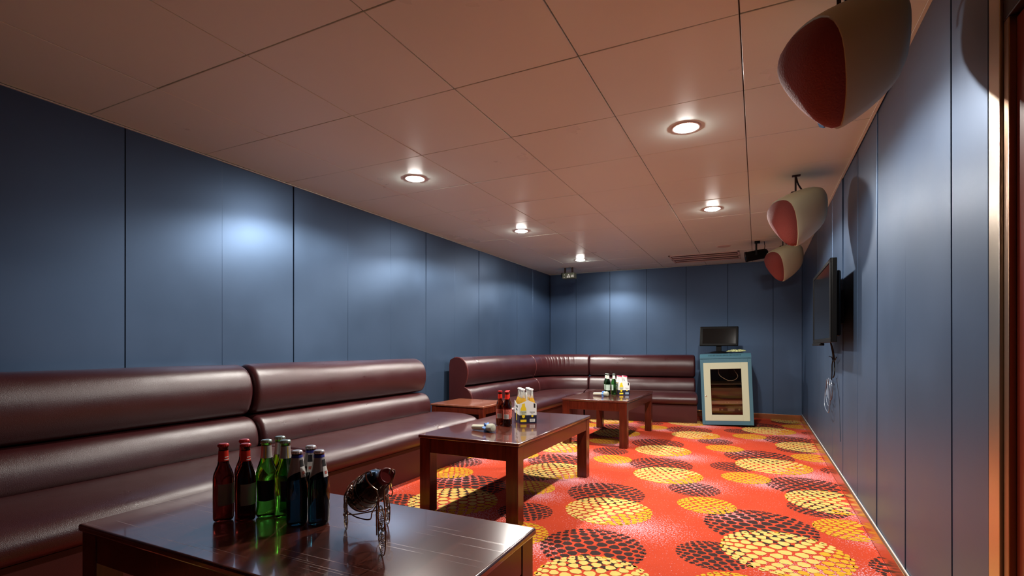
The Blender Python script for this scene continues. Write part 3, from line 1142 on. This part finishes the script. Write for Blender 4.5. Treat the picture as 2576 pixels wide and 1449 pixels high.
G2 = 'brown bottles on the middle table'
make_bottle('brown', 'beer_bottle', 'brown bottle with red neck, leftmost on the middle table', (-1.560, 3.030, Zb), toc(-1.56, 3) + .1, G2)
make_bottle('brown', 'beer_bottle', 'brown bottle with red neck between the leftmost one and the six-pack', (-1.500, 3.012, Zb), toc(-1.56, 3) + .1, G2)
make_bottle('brown', 'beer_bottle', 'brown bottle hidden behind the one next to the six-pack', (-1.528, 3.082, Zb), toc(-1.56, 3) + .1, G2)
G3 = 'green bottles on the far table'
make_bottle('dkgreen', 'beer_bottle', 'dark green bottle leftmost on the far table', (-1.522, 5.560, Zb), toc(-1.5, 5.5), G3, 1.02)
make_bottle('dkgreen', 'beer_bottle', 'dark green bottle with its pale label showing, half behind the microphone', (-1.490, 5.505, Zb), toc(-1.5, 5.5), G3, 1.02)
make_bottle('dkgreen', 'beer_bottle', 'dark green bottle rightmost of three, next to the far six-pack', (-1.430, 5.530, Zb), toc(-1.5, 5.5) - 1.2, G3, 1.02)

# ---- six-pack carriers
def sixpack(label, loc, rz, style, gl):
    """local: x across (short side, .122), y along (.182), front short side at y=0"""
    t = thing('bottle_carrier', label, 'bottle carrier', (loc[0], loc[1], Zb), rz)
    W, Ln, hs, hc = .122, .184, .135, .160
    b0 = .056
    th = .0012
    def poly(bm, pts, nrm, mi=0):
        nrm = Vector(nrm) * th
        rings(bm, [[Vector(p) for p in pts], [Vector(p) - nrm for p in pts]])
    # short ends, two halves rising to the middle
    for yy, ny, nm in ((0, -1, 'front_end'), (Ln, 1, 'rear_end')):
        bm = nb()
        poly(bm, [(-W / 2, yy, b0), (W / 2, yy, b0), (W / 2, yy, hs), (0, yy, hc), (-W / 2, yy, hs)], (0, ny, 0))
        obj(nm, bm, M['white'], t, smooth=False)
    for xx, nx_ in ((-W / 2, -1), (W / 2, 1)):
        bm = nb()
        poly(bm, [(xx, 0, b0), (xx, Ln, b0), (xx, Ln, hs + .01), (xx, Ln * .5, hs - .01), (xx, 0, hs)], (nx_, 0, 0))
        obj('side_wall', bm, M['white'], t, smooth=False)
    bm = nb()
    for f_ in ([(-W / 2, 0, 0), (W / 2, 0, 0), (W / 2, 0, b0), (-W / 2, 0, b0)],):
        poly(bm, f_, (0, -1, 0))
    poly(bm, [(-W / 2, Ln, 0), (W / 2, Ln, 0), (W / 2, Ln, b0), (-W / 2, Ln, b0)], (0, 1, 0))
    poly(bm, [(-W / 2, 0, 0), (-W / 2, Ln, 0), (-W / 2, Ln, b0), (-W / 2, 0, b0)], (-1, 0, 0))
    poly(bm, [(W / 2, 0, 0), (W / 2, Ln, 0), (W / 2, Ln, b0), (W / 2, 0, b0)], (1, 0, 0))
    box(bm, -W / 2 + .001, W / 2 - .001, .001, Ln - .001, 0, .0008)
    obj('navy_base', bm, M['navy'], t, smooth=False)
    bm = nb()
    poly(bm, [(0, .002, .01), (0, Ln - .002, .01), (0, Ln - .002, hc), (0, Ln * .78, .200), (0, Ln * .25, .212), (0, .002, hc)], (1, 0, 0))
    obj('handle_divider', bm, M['white'], t, smooth=False)
    # printed bottle on the left half of the near end
    e = -.0006
    def prn(nm, m, pts):
        bm2 = nb()
        bm2.faces.new([bm2.verts.new(p) for p in pts])
        return obj(nm, bm2, m, t, smooth=False)
    cx = -W / 4 - .002
    sil = [(-.021, .010), (.021, .010), (.021, .090), (.019, .103), (.012, .118), (.0095, .140), (-.0095, .134), (-.012, .118), (-.019, .103), (-.021, .090)]
    prn('printed_bottle', M['yellow'], [(cx + a, e, z) for a, z in sil])
    prn('printed_label', M['cream'], [(cx + a, e - .0002, z) for a, z in ((-.021, .058), (.021, .058), (.021, .088), (-.021, .088))])
    prn('printed_band', M['ink'], [(cx + a, e - .0002, z) for a, z in ((-.021, .026), (.021, .026), (.021, .056), (-.021, .056))])
    bm2 = nb()
    for cc, rr, zz in ((cx, .011, .048), (W / 4, .0075, .050)):
        bm2.faces.new([bm2.verts.new((cc + rr * math.cos(2 * PI * k / 16), e - .0004, zz + rr * math.sin(2 * PI * k / 16))) for k in range(16)])
    obj('round_emblem', bm2, M['yellow'], t, smooth=False)
    prn('barcode_field', M['pale_blue'] if style == 'wrapped' else M['white'], [(W / 4 + a, e - .0002, z) for a, z in ((-.018, .010), (.018, .010), (.018, .031), (-.018, .031))])
    bm2 = nb()
    for k in range(7):
        a = W / 4 - .013 + k * .0035
        bm2.faces.new([bm2.verts.new(p) for p in ((a, e - .0004, .012), (a + .0014, e - .0004, .012), (a + .0014, e - .0004, .029), (a, e - .0004, .029))])
    obj('barcode', bm2, M['ink'], t, smooth=False)
    prn('printed_stamp', M['ink'], [(W / 4 + a, e - .0002, z) for a, z in ((.010, .108), (.022, .106), (.022, .134), (.010, .139))])
    face = lambda x_, z_: Matrix.Translation((x_, -.0010, z_)) @ Matrix.Rotation(R(90), 4, 'X')
    text_obj('lettering', 'Corona', .0130, M['ink'], t, face(cx, .078))
    text_obj('lettering', 'Extra', .0100, M['ink'], t, face(cx, .066))
    text_obj('lettering', 'Corona', .0115, M['ink'], t, face(W / 4, .078))
    text_obj('lettering', 'Extra', .0075, M['grey_label'], t, face(W / 4, .068))
    side = lambda y_, z_: Matrix.Translation((-W / 2 - .0006, y_, z_)) @ Matrix.Rotation(R(-90), 4, 'Z') @ Matrix.Rotation(R(90), 4, 'X')
    text_obj('lettering', 'Corona', .030, M['ink'], t, side(Ln * .55, .112))
    text_obj('lettering', 'Extra', .026, M['ink'], t, side(Ln * .55, .088))
    prn('side_print', M['yellow'], [(-W / 2 - .0007, y_, z) for y_, z in ((.085, .010), (.112, .010), (.112, .055), (.104, .078), (.094, .078), (.085, .055))])
    # bottles inside
    names = ('near left', 'middle left', 'far left', 'near right', 'middle right', 'far right')
    k = 0
    cz, sz = math.cos(rz), math.sin(rz)
    for sx in (-1, 1):
        for j in range(3):
            lx, ly = sx * .0296, .0325 + j * .0596
            wx, wy = loc[0] + lx * cz - ly * sz, loc[1] + lx * sz + ly * cz
            make_bottle(style, 'beer_bottle', f'{gl} in the {names[k]} pocket of the carrier on the {"middle" if style == "clear" else "far"} table',
                        (wx, wy, Zb + .0012), rz, f'{gl}s in the carrier', .88 if style == 'wrapped' else 1.0)
            k += 1
    return t
a = R(36)
sixpack('white and navy six-bottle carrier with a yellow printed bottle, on the middle table', (-1.432, 3.205), a, 'clear', 'clear-necked golden lager bottle')
a = R(30)
sixpack('white and navy six-bottle carrier with pink-capped bottles, on the far table', (-1.318, 5.545), a, 'wrapped', 'white-wrapped pink-capped bottle')

# ---- microphones
def microphone(label, p0, p1, group='microphones with blue collars'):
    p0, p1 = Vector(p0), Vector(p1)
    d = (p1 - p0).normalized()
    t = thing('microphone', label, 'microphone', p0, 0, group)
    mm = axis_mat(Vector((0, 0, 0)), d)
    L_ = (p1 - p0).length
    bm = nb()
    lathe(bm, [(0, -.002), (.012, 0), (.0165, .006), (.0170, .05), (.0175, .10), (.0185, L_ - .050)], 20, mm)
    obj('handle', bm, M['mic'], t)
    bm = nb()
    lathe(bm, [(.0175, L_ - .050), (.023, L_ - .044), (.0255, L_ - .030), (.0265, L_ - .012), (.0245, L_ - .002), (.017, L_ + .004), (0, L_ + .006)], 24, mm)
    obj('head', bm, M['mesh'], t)
    # ruffled blue collar
    bm = nb()
    rs = []
    for (rr, zz, am) in ((.0195, L_ - .066, .0), (.0275, L_ - .062, .006), (.0285, L_ - .050, .0075), (.021, L_ - .042, .0)):
        rs.append([mm @ Vector(((rr + am * math.cos(6 * 2 * PI * k / 48)) * math.cos(2 * PI * k / 48), (rr + am * math.cos(6 * 2 * PI * k / 48)) * math.sin(2 * PI * k / 48), zz + .004 * math.sin(6 * 2 * PI * k / 48) * (am > 0))) for k in range(48)])
    rings(bm, rs)
    obj('collar', bm, M['blue_cloth'], t)
    return t
microphone('champagne microphone with a blue collar lying on the middle table', (-1.640, 2.800, ZT + .0185), (-1.470, 2.765, ZT + .029))
microphone('champagne microphone with a blue collar lying on the far table', (-1.610, 5.36, ZT + .0185), (-1.435, 5.30, ZT + .029))

# ================================================================= WIRE WINE HOLDER
def wine_holder():
    t = thing('wine_bottle_holder', 'antique wire tricycle-shaped bottle holder on the near table', 'bottle holder', (-1.0, 1.10, ZT + .0005))
    T = Vector((.76, -.65, 0)).normalized()       # travel direction, towards the viewer's right
    A = Vector((.65, .76, 0)).normalized()        # axle direction
    UPV = Vector((0, 0, 1))
    W1, W2, W3 = Vector((-.073, .007, .0475)), Vector((.004, .097, .0455)), Vector((.140, -.088, .0625))
    for (cc, rw, ns) in ((W1, .0455, 6), (W2, .0435, 6), (W3, .0605, 7)):
        bm = nb()
        tube(bm, [cc + T * rw * math.cos(2 * PI * k / 40) + UPV * rw * math.sin(2 * PI * k / 40) for k in range(40)], .0017, 8, closed=True)
        w_ = obj('wheel', bm, M['wire'], t)
        for k in range(ns):
            a_ = 2 * PI * k / ns + .4
            bm = nb()
            d_ = T * math.cos(a_) + UPV * math.sin(a_)
            pts, n_ = [], 66
            for q in range(n_ + 1):
                s_ = q / n_
                wv = 2 * PI * 10 * s_
                rad_ = .0046 * math.sin(PI * s_) + .0006
                pts.append(cc + d_ * (rw * (.10 + .86 * s_)) + (A * math.cos(wv) + A.cross(d_) * math.sin(wv)) * rad_)
            tube(bm, pts, .0008, 5)
            obj('spoke', bm, M['wire'], w_)
    B0 = Vector((-.011, .029, .1145))
    bd = Vector((.795, -.379, .472)).normalized()
    mm = axis_mat(B0, bd)
    bm = nb()
    mid = (W1 + W2) / 2
    tube(bm, spline([W1 - A * .006, W1 + A * .02 + UPV * -.006, mid + UPV * -.004, W2 - A * .02, W2 + A * .006], 8), .0019)
    tube(bm, spline([W1 + A * .01, W1 + A * .03 + UPV * -.010 + T * .02, mid + UPV * -.006 + T * .06, mid + T * .11 + UPV * .030, W3 - T * .02 + UPV * .072], 8), .0019)
    tube(bm, spline([W2 + A * -.01, mid + T * .05 + A * .02 + UPV * .004, W3 - T * .05 + UPV * .01, W3 - T * .012 + UPV * .012], 8), .0018)
    for c in (W1, W2):       # curled mudguards
        tube(bm, spline([c, c - A * .004 + UPV * .035, c - A * .003 + UPV * .052, c + A * .004 + UPV * .064, c + A * .013 + UPV * .058, c + A * .015 + UPV * .044, c + A * .010 + UPV * .036, c + A * .003 + UPV * .044], 8), .0018)
    obj('frame', bm, M['wire'], t)
    bm = nb()
    for sd in (-1, 1):       # front fork
        tube(bm, spline([W3 + A * .006 * sd, W3 + A * .009 * sd + UPV * .04, W3 + A * .007 * sd + UPV * .075 - T * .006, W3 + A * .010 * sd + UPV * .098 - T * .020], 8), .0019)
    tube(bm, spline([W3 + A * -.012 + UPV * -.01, W3 + A * -.013 + UPV * .03, W3 + A * -.011 + UPV * .07 - T * .004, W3 - A * .002 + UPV * .082 - T * .01], 8), .0017)
    obj('fork', bm, M['wire'], t)
    bm = nb()
    for (zz, rr, tl) in ((-.045, .0475, 0), (.040, .0455, .2), (-.005, .0475, -.35)):
        tube(bm, [mm @ Vector((rr * math.cos(2 * PI * k / 36), rr * math.sin(2 * PI * k / 36), zz + tl * rr * math.cos(2 * PI * k / 36))) for k in range(36)], .0017, 7, closed=True)
    pts = []
    for k in range(44):
        a_ = k * .32
        rr = .004 + .0004 * k
        pts.append(mm @ Vector((-.046, rr * math.sin(a_) + .004, -.005 + rr * math.cos(a_))))
    tube(bm, pts, .0015, 6)
    obj('cradle', bm, M['wire'], t)
    bm = nb()
    hd = W3 + UPV * .098 - T * .020
    for sd in (-1, 1):
        tube(bm, spline([hd + A * .008 * sd, hd + A * .022 * sd + UPV * .012 - T * .004, hd + A * .034 * sd + UPV * .030, hd + A * .036 * sd + UPV * .046, hd + A * .026 * sd + UPV * .050 + T * .004, hd + A * .022 * sd + UPV * .040 + T * .006], 8), .0021)
    obj('neck_hooks', bm, M['wire'], t)
    return t, mm
wh, bmm = wine_holder()
wb = thing('wine_bottle', 'small black wine bottle with a dark red seal tilted up in the wire holder', 'bottle', Vector(wh.location) + Vector((0, 0, 0)))
bmm = bmm @ Matrix.Scale(1.17, 4)
bm = nb()
lathe(bm, [(0, -.060), (.020, -.062), (.035, -.056), (.0365, -.045), (.0365, .055), (.033, .075), (.0235, .092), (.0185, .104), (.0175, .118), (.0175, .124), (0, .1245)], 32, bmm)
obj('glass_body', bm, M['g_black'], wb)
bm = nb()
lathe(bm, [(.0178, .110), (.0192, .112), (.0195, .126), (.0165, .1285), (.0145, .1265), (0, .1262)], 28, bmm)
obj('seal', bm, mat('dark_red_seal', (.16, .012, .012), rough=.3), wb)
bm = nb()
g_ = []
for i in range(5):
    g_.append([bm.verts.new(bmm @ Vector((.0371 * math.cos(a_), .0371 * math.sin(a_), -.03 + i * .018))) for a_ in [(-2.4 + .16 * k) for k in range(22)]])
for i in range(4):
    for j in range(21):
        bm.faces.new((g_[i][j], g_[i][j + 1], g_[i + 1][j + 1], g_[i + 1][j]))
obj('bottle_label', bm, M['grey_label'], wb)

# ================================================================= EQUIPMENT CABINET
cb = thing('equipment_cabinet', 'teal metal equipment cabinet with a cream glazed door by the back wall', 'cabinet', (-.333, 6.93, .008), R(4.0))
W2, D2, HC = .298, .52, .845
TL = R(-2.2)      # the cabinet leans to its left
def lean(o):
    o.data.transform(Matrix.Rotation(TL, 4, 'Y'))
    return o
bm = nb()
tk = .02
box(bm, -W2, -W2 + tk, .004, D2, 0.012, HC, .002, 1)
box(bm, W2 - tk, W2, .004, D2, 0.012, HC, .002, 1)
box(bm, -W2 + tk, W2 - tk, D2 - tk, D2, 0.012, HC, .001, 1)
box(bm, -W2 + tk, W2 - tk, .004, D2 - tk, 0.012, .03, .001, 1)
box(bm, -W2 + tk, W2 - tk, .004, D2 - tk, HC - .02, HC, .001, 1)
lean(obj('carcass', bm, M['teal'], cb))
bm = nb()
box(bm, -W2 + tk, W2 - tk, D2 - tk - .004, D2 - tk - .001, .03, HC - .02)
lean(obj('inner_back', bm, M['teal_dark'], cb, smooth=False))
# lid, chamfered at the front
bm = nb()
P = [(-.004, HC + .004), (-.004, HC + .022), (.075, HC + .062), (D2, HC + .062), (D2, HC + .004)]
rings(bm, [[Vector((-W2 - .002, y_, z_)) for y_, z_ in P], [Vector((-W2 + .015, y_, z_)) for y_, z_ in P][:0] or [Vector((W2 + .002, y_, z_)) for y_, z_ in P]])
lid = lean(obj('lid', bm, M['teal'], cb, smooth=False))
for row in (0, 1):
    for k in range(27):
        x_ = -.195 + k * .0142
        bm = nb()
        s_ = .030 + row * .019
        f0 = Vector((x_, -.004 + s_ * .88, HC + .022 + s_ * .447)); f1 = Vector((x_ + .007, f0.y, f0.z))
        dd = Vector((0, .88, .447)) * .015
        n_ = Vector((0, -.447, .88)) * .0006
        rings(bm, [[f0 + n_, f1 + n_, f1 + dd + n_, f0 + dd + n_], [f0, f1, f1 + dd, f0 + dd]])
        o = lean(obj('vent_slot', bm, M['dark_slot'], lid, smooth=False))
# door: teal frame, cream panel ring, glass
bm = nb()
zd0, zd1 = .010, HC - .002
fw, ft = .034, .044
def ring_frame(bm, xa, xb, za, zb, l, r_, b_, t_, y0, y1, bev=.0015):
    box(bm, xa, xa + l, y0, y1, za, zb, bev, 1)
    box(bm, xb - r_, xb, y0, y1, za, zb, bev, 1)
    box(bm, xa + l, xb - r_, y0, y1, za, za + b_, bev, 1)
    box(bm, xa + l, xb - r_, y0, y1, zb - t_, zb, bev, 1)
ring_frame(bm, -W2, W2, zd0, zd1, .036, .042, .052, .046, -.022, .003)
dr = lean(obj('door', bm, M['teal'], cb, smooth=False))
bm = nb()
ring_frame(bm, -W2 + .036, W2 - .042, zd0 + .052, zd1 - .046, .080, .078, .075, .080, -.026, -.004)
lean(obj('door_panel', bm, M['cream'], dr, smooth=False))
bm = bx(-W2 + .114, W2 - .118, -.012, -.009, zd0 + .125, zd1 - .124)
lean(obj('pane', bm, M['g_door'], dr, smooth=False))
bm = nb()
lathe(bm, [(.009, -.0), (.009, .004), (.006, .007), (0, .007)], 16, axis_mat(Vector((-W2 + .055, -.026, .375)), Vector((0, -1, 0))))
lean(obj('lock', bm, M['chrome'], dr))
# shelves and equipment inside, each unit a thing
for zz in (.16, .262, .375, .52):
    lean(obj('shelf', bx(-W2 + tk + .001, W2 - tk - .001, .06, D2 - .05, zz - .006, zz), M['teal_dark'], cb, smooth=False))
rot4 = Matrix.Rotation(R(4.0), 4, 'Z')
def unit(nm, lab, cat, z0, h_, m, deco):
    t = thing(nm, lab, cat, (-.333, 6.93, .008), R(4.0))
    lean(obj('case', bx(-.225, .225, .05, .38, z0, z0 + h_, .003, 1), m, t, smooth=False))
    deco(t, z0, h_)
    return t
def decoA(t, z0, h_):
    lean(obj('front_panel', bx(-.228, .228, .040, .049, z0, z0 + h_, .002, 1), M['white'], t, smooth=False))
    for x_ in (-.18, .17):
        lean(obj('side_grille', bx(x_ - .045, x_ + .045, .036, .0395, z0 + .012, z0 + h_ - .008), M['rack_dark'], t, smooth=False))
    lean(obj('meter_panel', bx(-.04, .095, .034, .0395, z0 + .028, z0 + h_ - .012), M['rack_dark'], t, smooth=False))
    for x_ in (-.008, .062):
        bm = nb()
        lathe(bm, [(.018, 0), (.018, .004), (.008, .006), (0, .006)], 20, axis_mat(Vector((x_, .034, z0 + .052)), Vector((0, -1, 0))))
        lean(obj('dial', bm, M['rack'], t))
unit('power_amplifier', 'pale amplifier with two round dials at the bottom of the teal cabinet', 'amplifier', .031, .092, M['rack'], decoA)
def decoB(t, z0, h_):
    lean(obj('front_panel', bx(-.228, .228, .040, .049, z0, z0 + h_, .002, 1), M['rack_dark'], t, smooth=False))
    for x_ in (-.14, .04):
        lean(obj('display', bx(x_ - .035, x_ + .045, .036, .0395, z0 + .018, z0 + h_ - .022), M['rack'], t, smooth=False))
    for x_ in (-.06, .14):
        bm = nb()
        lathe(bm, [(.012, 0), (.012, .010), (0, .010)], 16, axis_mat(Vector((x_, .040, z0 + h_ / 2)), Vector((0, -1, 0))))
        lean(obj('knob', bm, M['rack'], t))
unit('audio_receiver', 'dark receiver with two displays above the pale amplifier in the cabinet', 'receiver', .162, .072, M['rack_dark'], decoB)
def decoC(t, z0, h_):
    lean(obj('front_panel', bx(-.228, .228, .040, .049, z0, z0 + h_, .002, 1), M['rack'], t, smooth=False))
    for x_ in (-.02, .02, .12):
        lean(obj('indicator', bx(x_ - .004, x_ + .004, .036, .0395, z0 + h_ / 2 - .003, z0 + h_ / 2 + .003), M['white'], t, smooth=False))
unit('audio_mixer', 'brown-grey slim audio unit in the middle of the cabinet', 'mixer', .264, .040, M['rack'], decoC)
def decoD(t, z0, h_):
    lean(obj('front_panel', bx(-.20, .20, .042, .049, z0, z0 + h_, .002, 1), M['rack_dark'], t, smooth=False))
unit('media_player', 'dark boxy player on the upper shelf inside the cabinet', 'player', .377, .095, M['rack_dark'], decoD)
bm = nb()
tube(bm, spline([(-.08, .10, .80), (-.085, .09, .68), (-.07, .085, .63), (-.02, .08, .59), (.03, .08, .562)], 8), .004)
tube(bm, spline([(.11, .10, .74), (.10, .09, .70), (.14, .08, .62), (.10, .08, .57), (.03, .08, .562)], 8), .003)
ch = thing('loose_cable', 'pale cable looping behind the upper glass of the cabinet door', 'cable', (-.333, 6.93, .008), R(4.0))
lean(obj('cable', bm, M['cable_white'], ch))

# ---- monitor on the cabinet
zt_ = HC + .062 + .008
mo = thing('monitor', 'black touch monitor standing on the teal cabinet', 'monitor', (-.455, 7.15, zt_ + .003), R(-2))
bm = nb()
lathe(bm, [(0, 0), (.105, 0), (.108, .006), (.10, .014), (.05, .024), (0, .026)], 32)
obj('foot', bm, M['black'], mo)
bm = nb()
box(bm, -.032, .032, .0, .022, .020, .17, .004, 2)
obj('neck', bm, M['black'], mo)
tm = Matrix.Translation((0, -.03, .098)) @ Matrix.Rotation(R(-12), 4, 'X')
bm = bx(-.235, .235, 0, .035, 0, .262, .010, 3)
bmesh.ops.transform(bm, matrix=tm, verts=bm.verts)
obj('housing', bm, M['black'], mo)
bm = bx(-.198, .205, -.0015, -.0002, .030, .232)
bmesh.ops.transform(bm, matrix=tm, verts=bm.verts)
obj('screen', bm, M['screen'], mo, smooth=False)
bm = nb()
tube(bm, spline([(-.17, -.03, .004), (-.12, -.06, .006), (-.06, -.05, .02), (.02, -.045, .028), (.10, -.02, .018), (.16, .01, .006)], 8), .003)
obj('lead', bm, M['black'], mo)
# ---- crumpled packet
pk = thing('snack_packet', 'crumpled yellow-green plastic packet lying right of the monitor', 'packet', (-.245, 7.06, zt_ + .022), R(5))
bm = nb()
nx_, ny_ = 26, 14
for sgn in (1,):
    top_, bot_ = [], []
    for j in range(ny_ + 1):
        r1, r2 = [], []
        for i in range(nx_ + 1):
            u_, v_ = i / nx_ * 2 - 1, j / ny_ * 2 - 1
            e_ = max(0, (1 - u_ ** 4) * (1 - v_ ** 4))
            n_ = noise.noise(Vector((u_ * 5, v_ * 4, 2)))
            r1.append(bm.verts.new((u_ * .115 + .01 * n_, v_ * .055, .004 + e_ * (.020 + .018 * n_) + .012 * max(0, u_) ** 2)))
            r2.append(bm.verts.new((u_ * .115 + .01 * n_, v_ * .055, .001 + .010 * max(0, u_) ** 2)))
        top_.append(r1); bot_.append(r2)
    for g in (top_, bot_):
        for j in range(ny_):
            for i in range(nx_):
                bm.faces.new((g[j][i], g[j][i + 1], g[j + 1][i + 1], g[j + 1][i]))
    bmesh.ops.remove_doubles(bm, verts=bm.verts, dist=.0001)
obj('wrapper', bm, M['foliage'], pk, smooth=False)
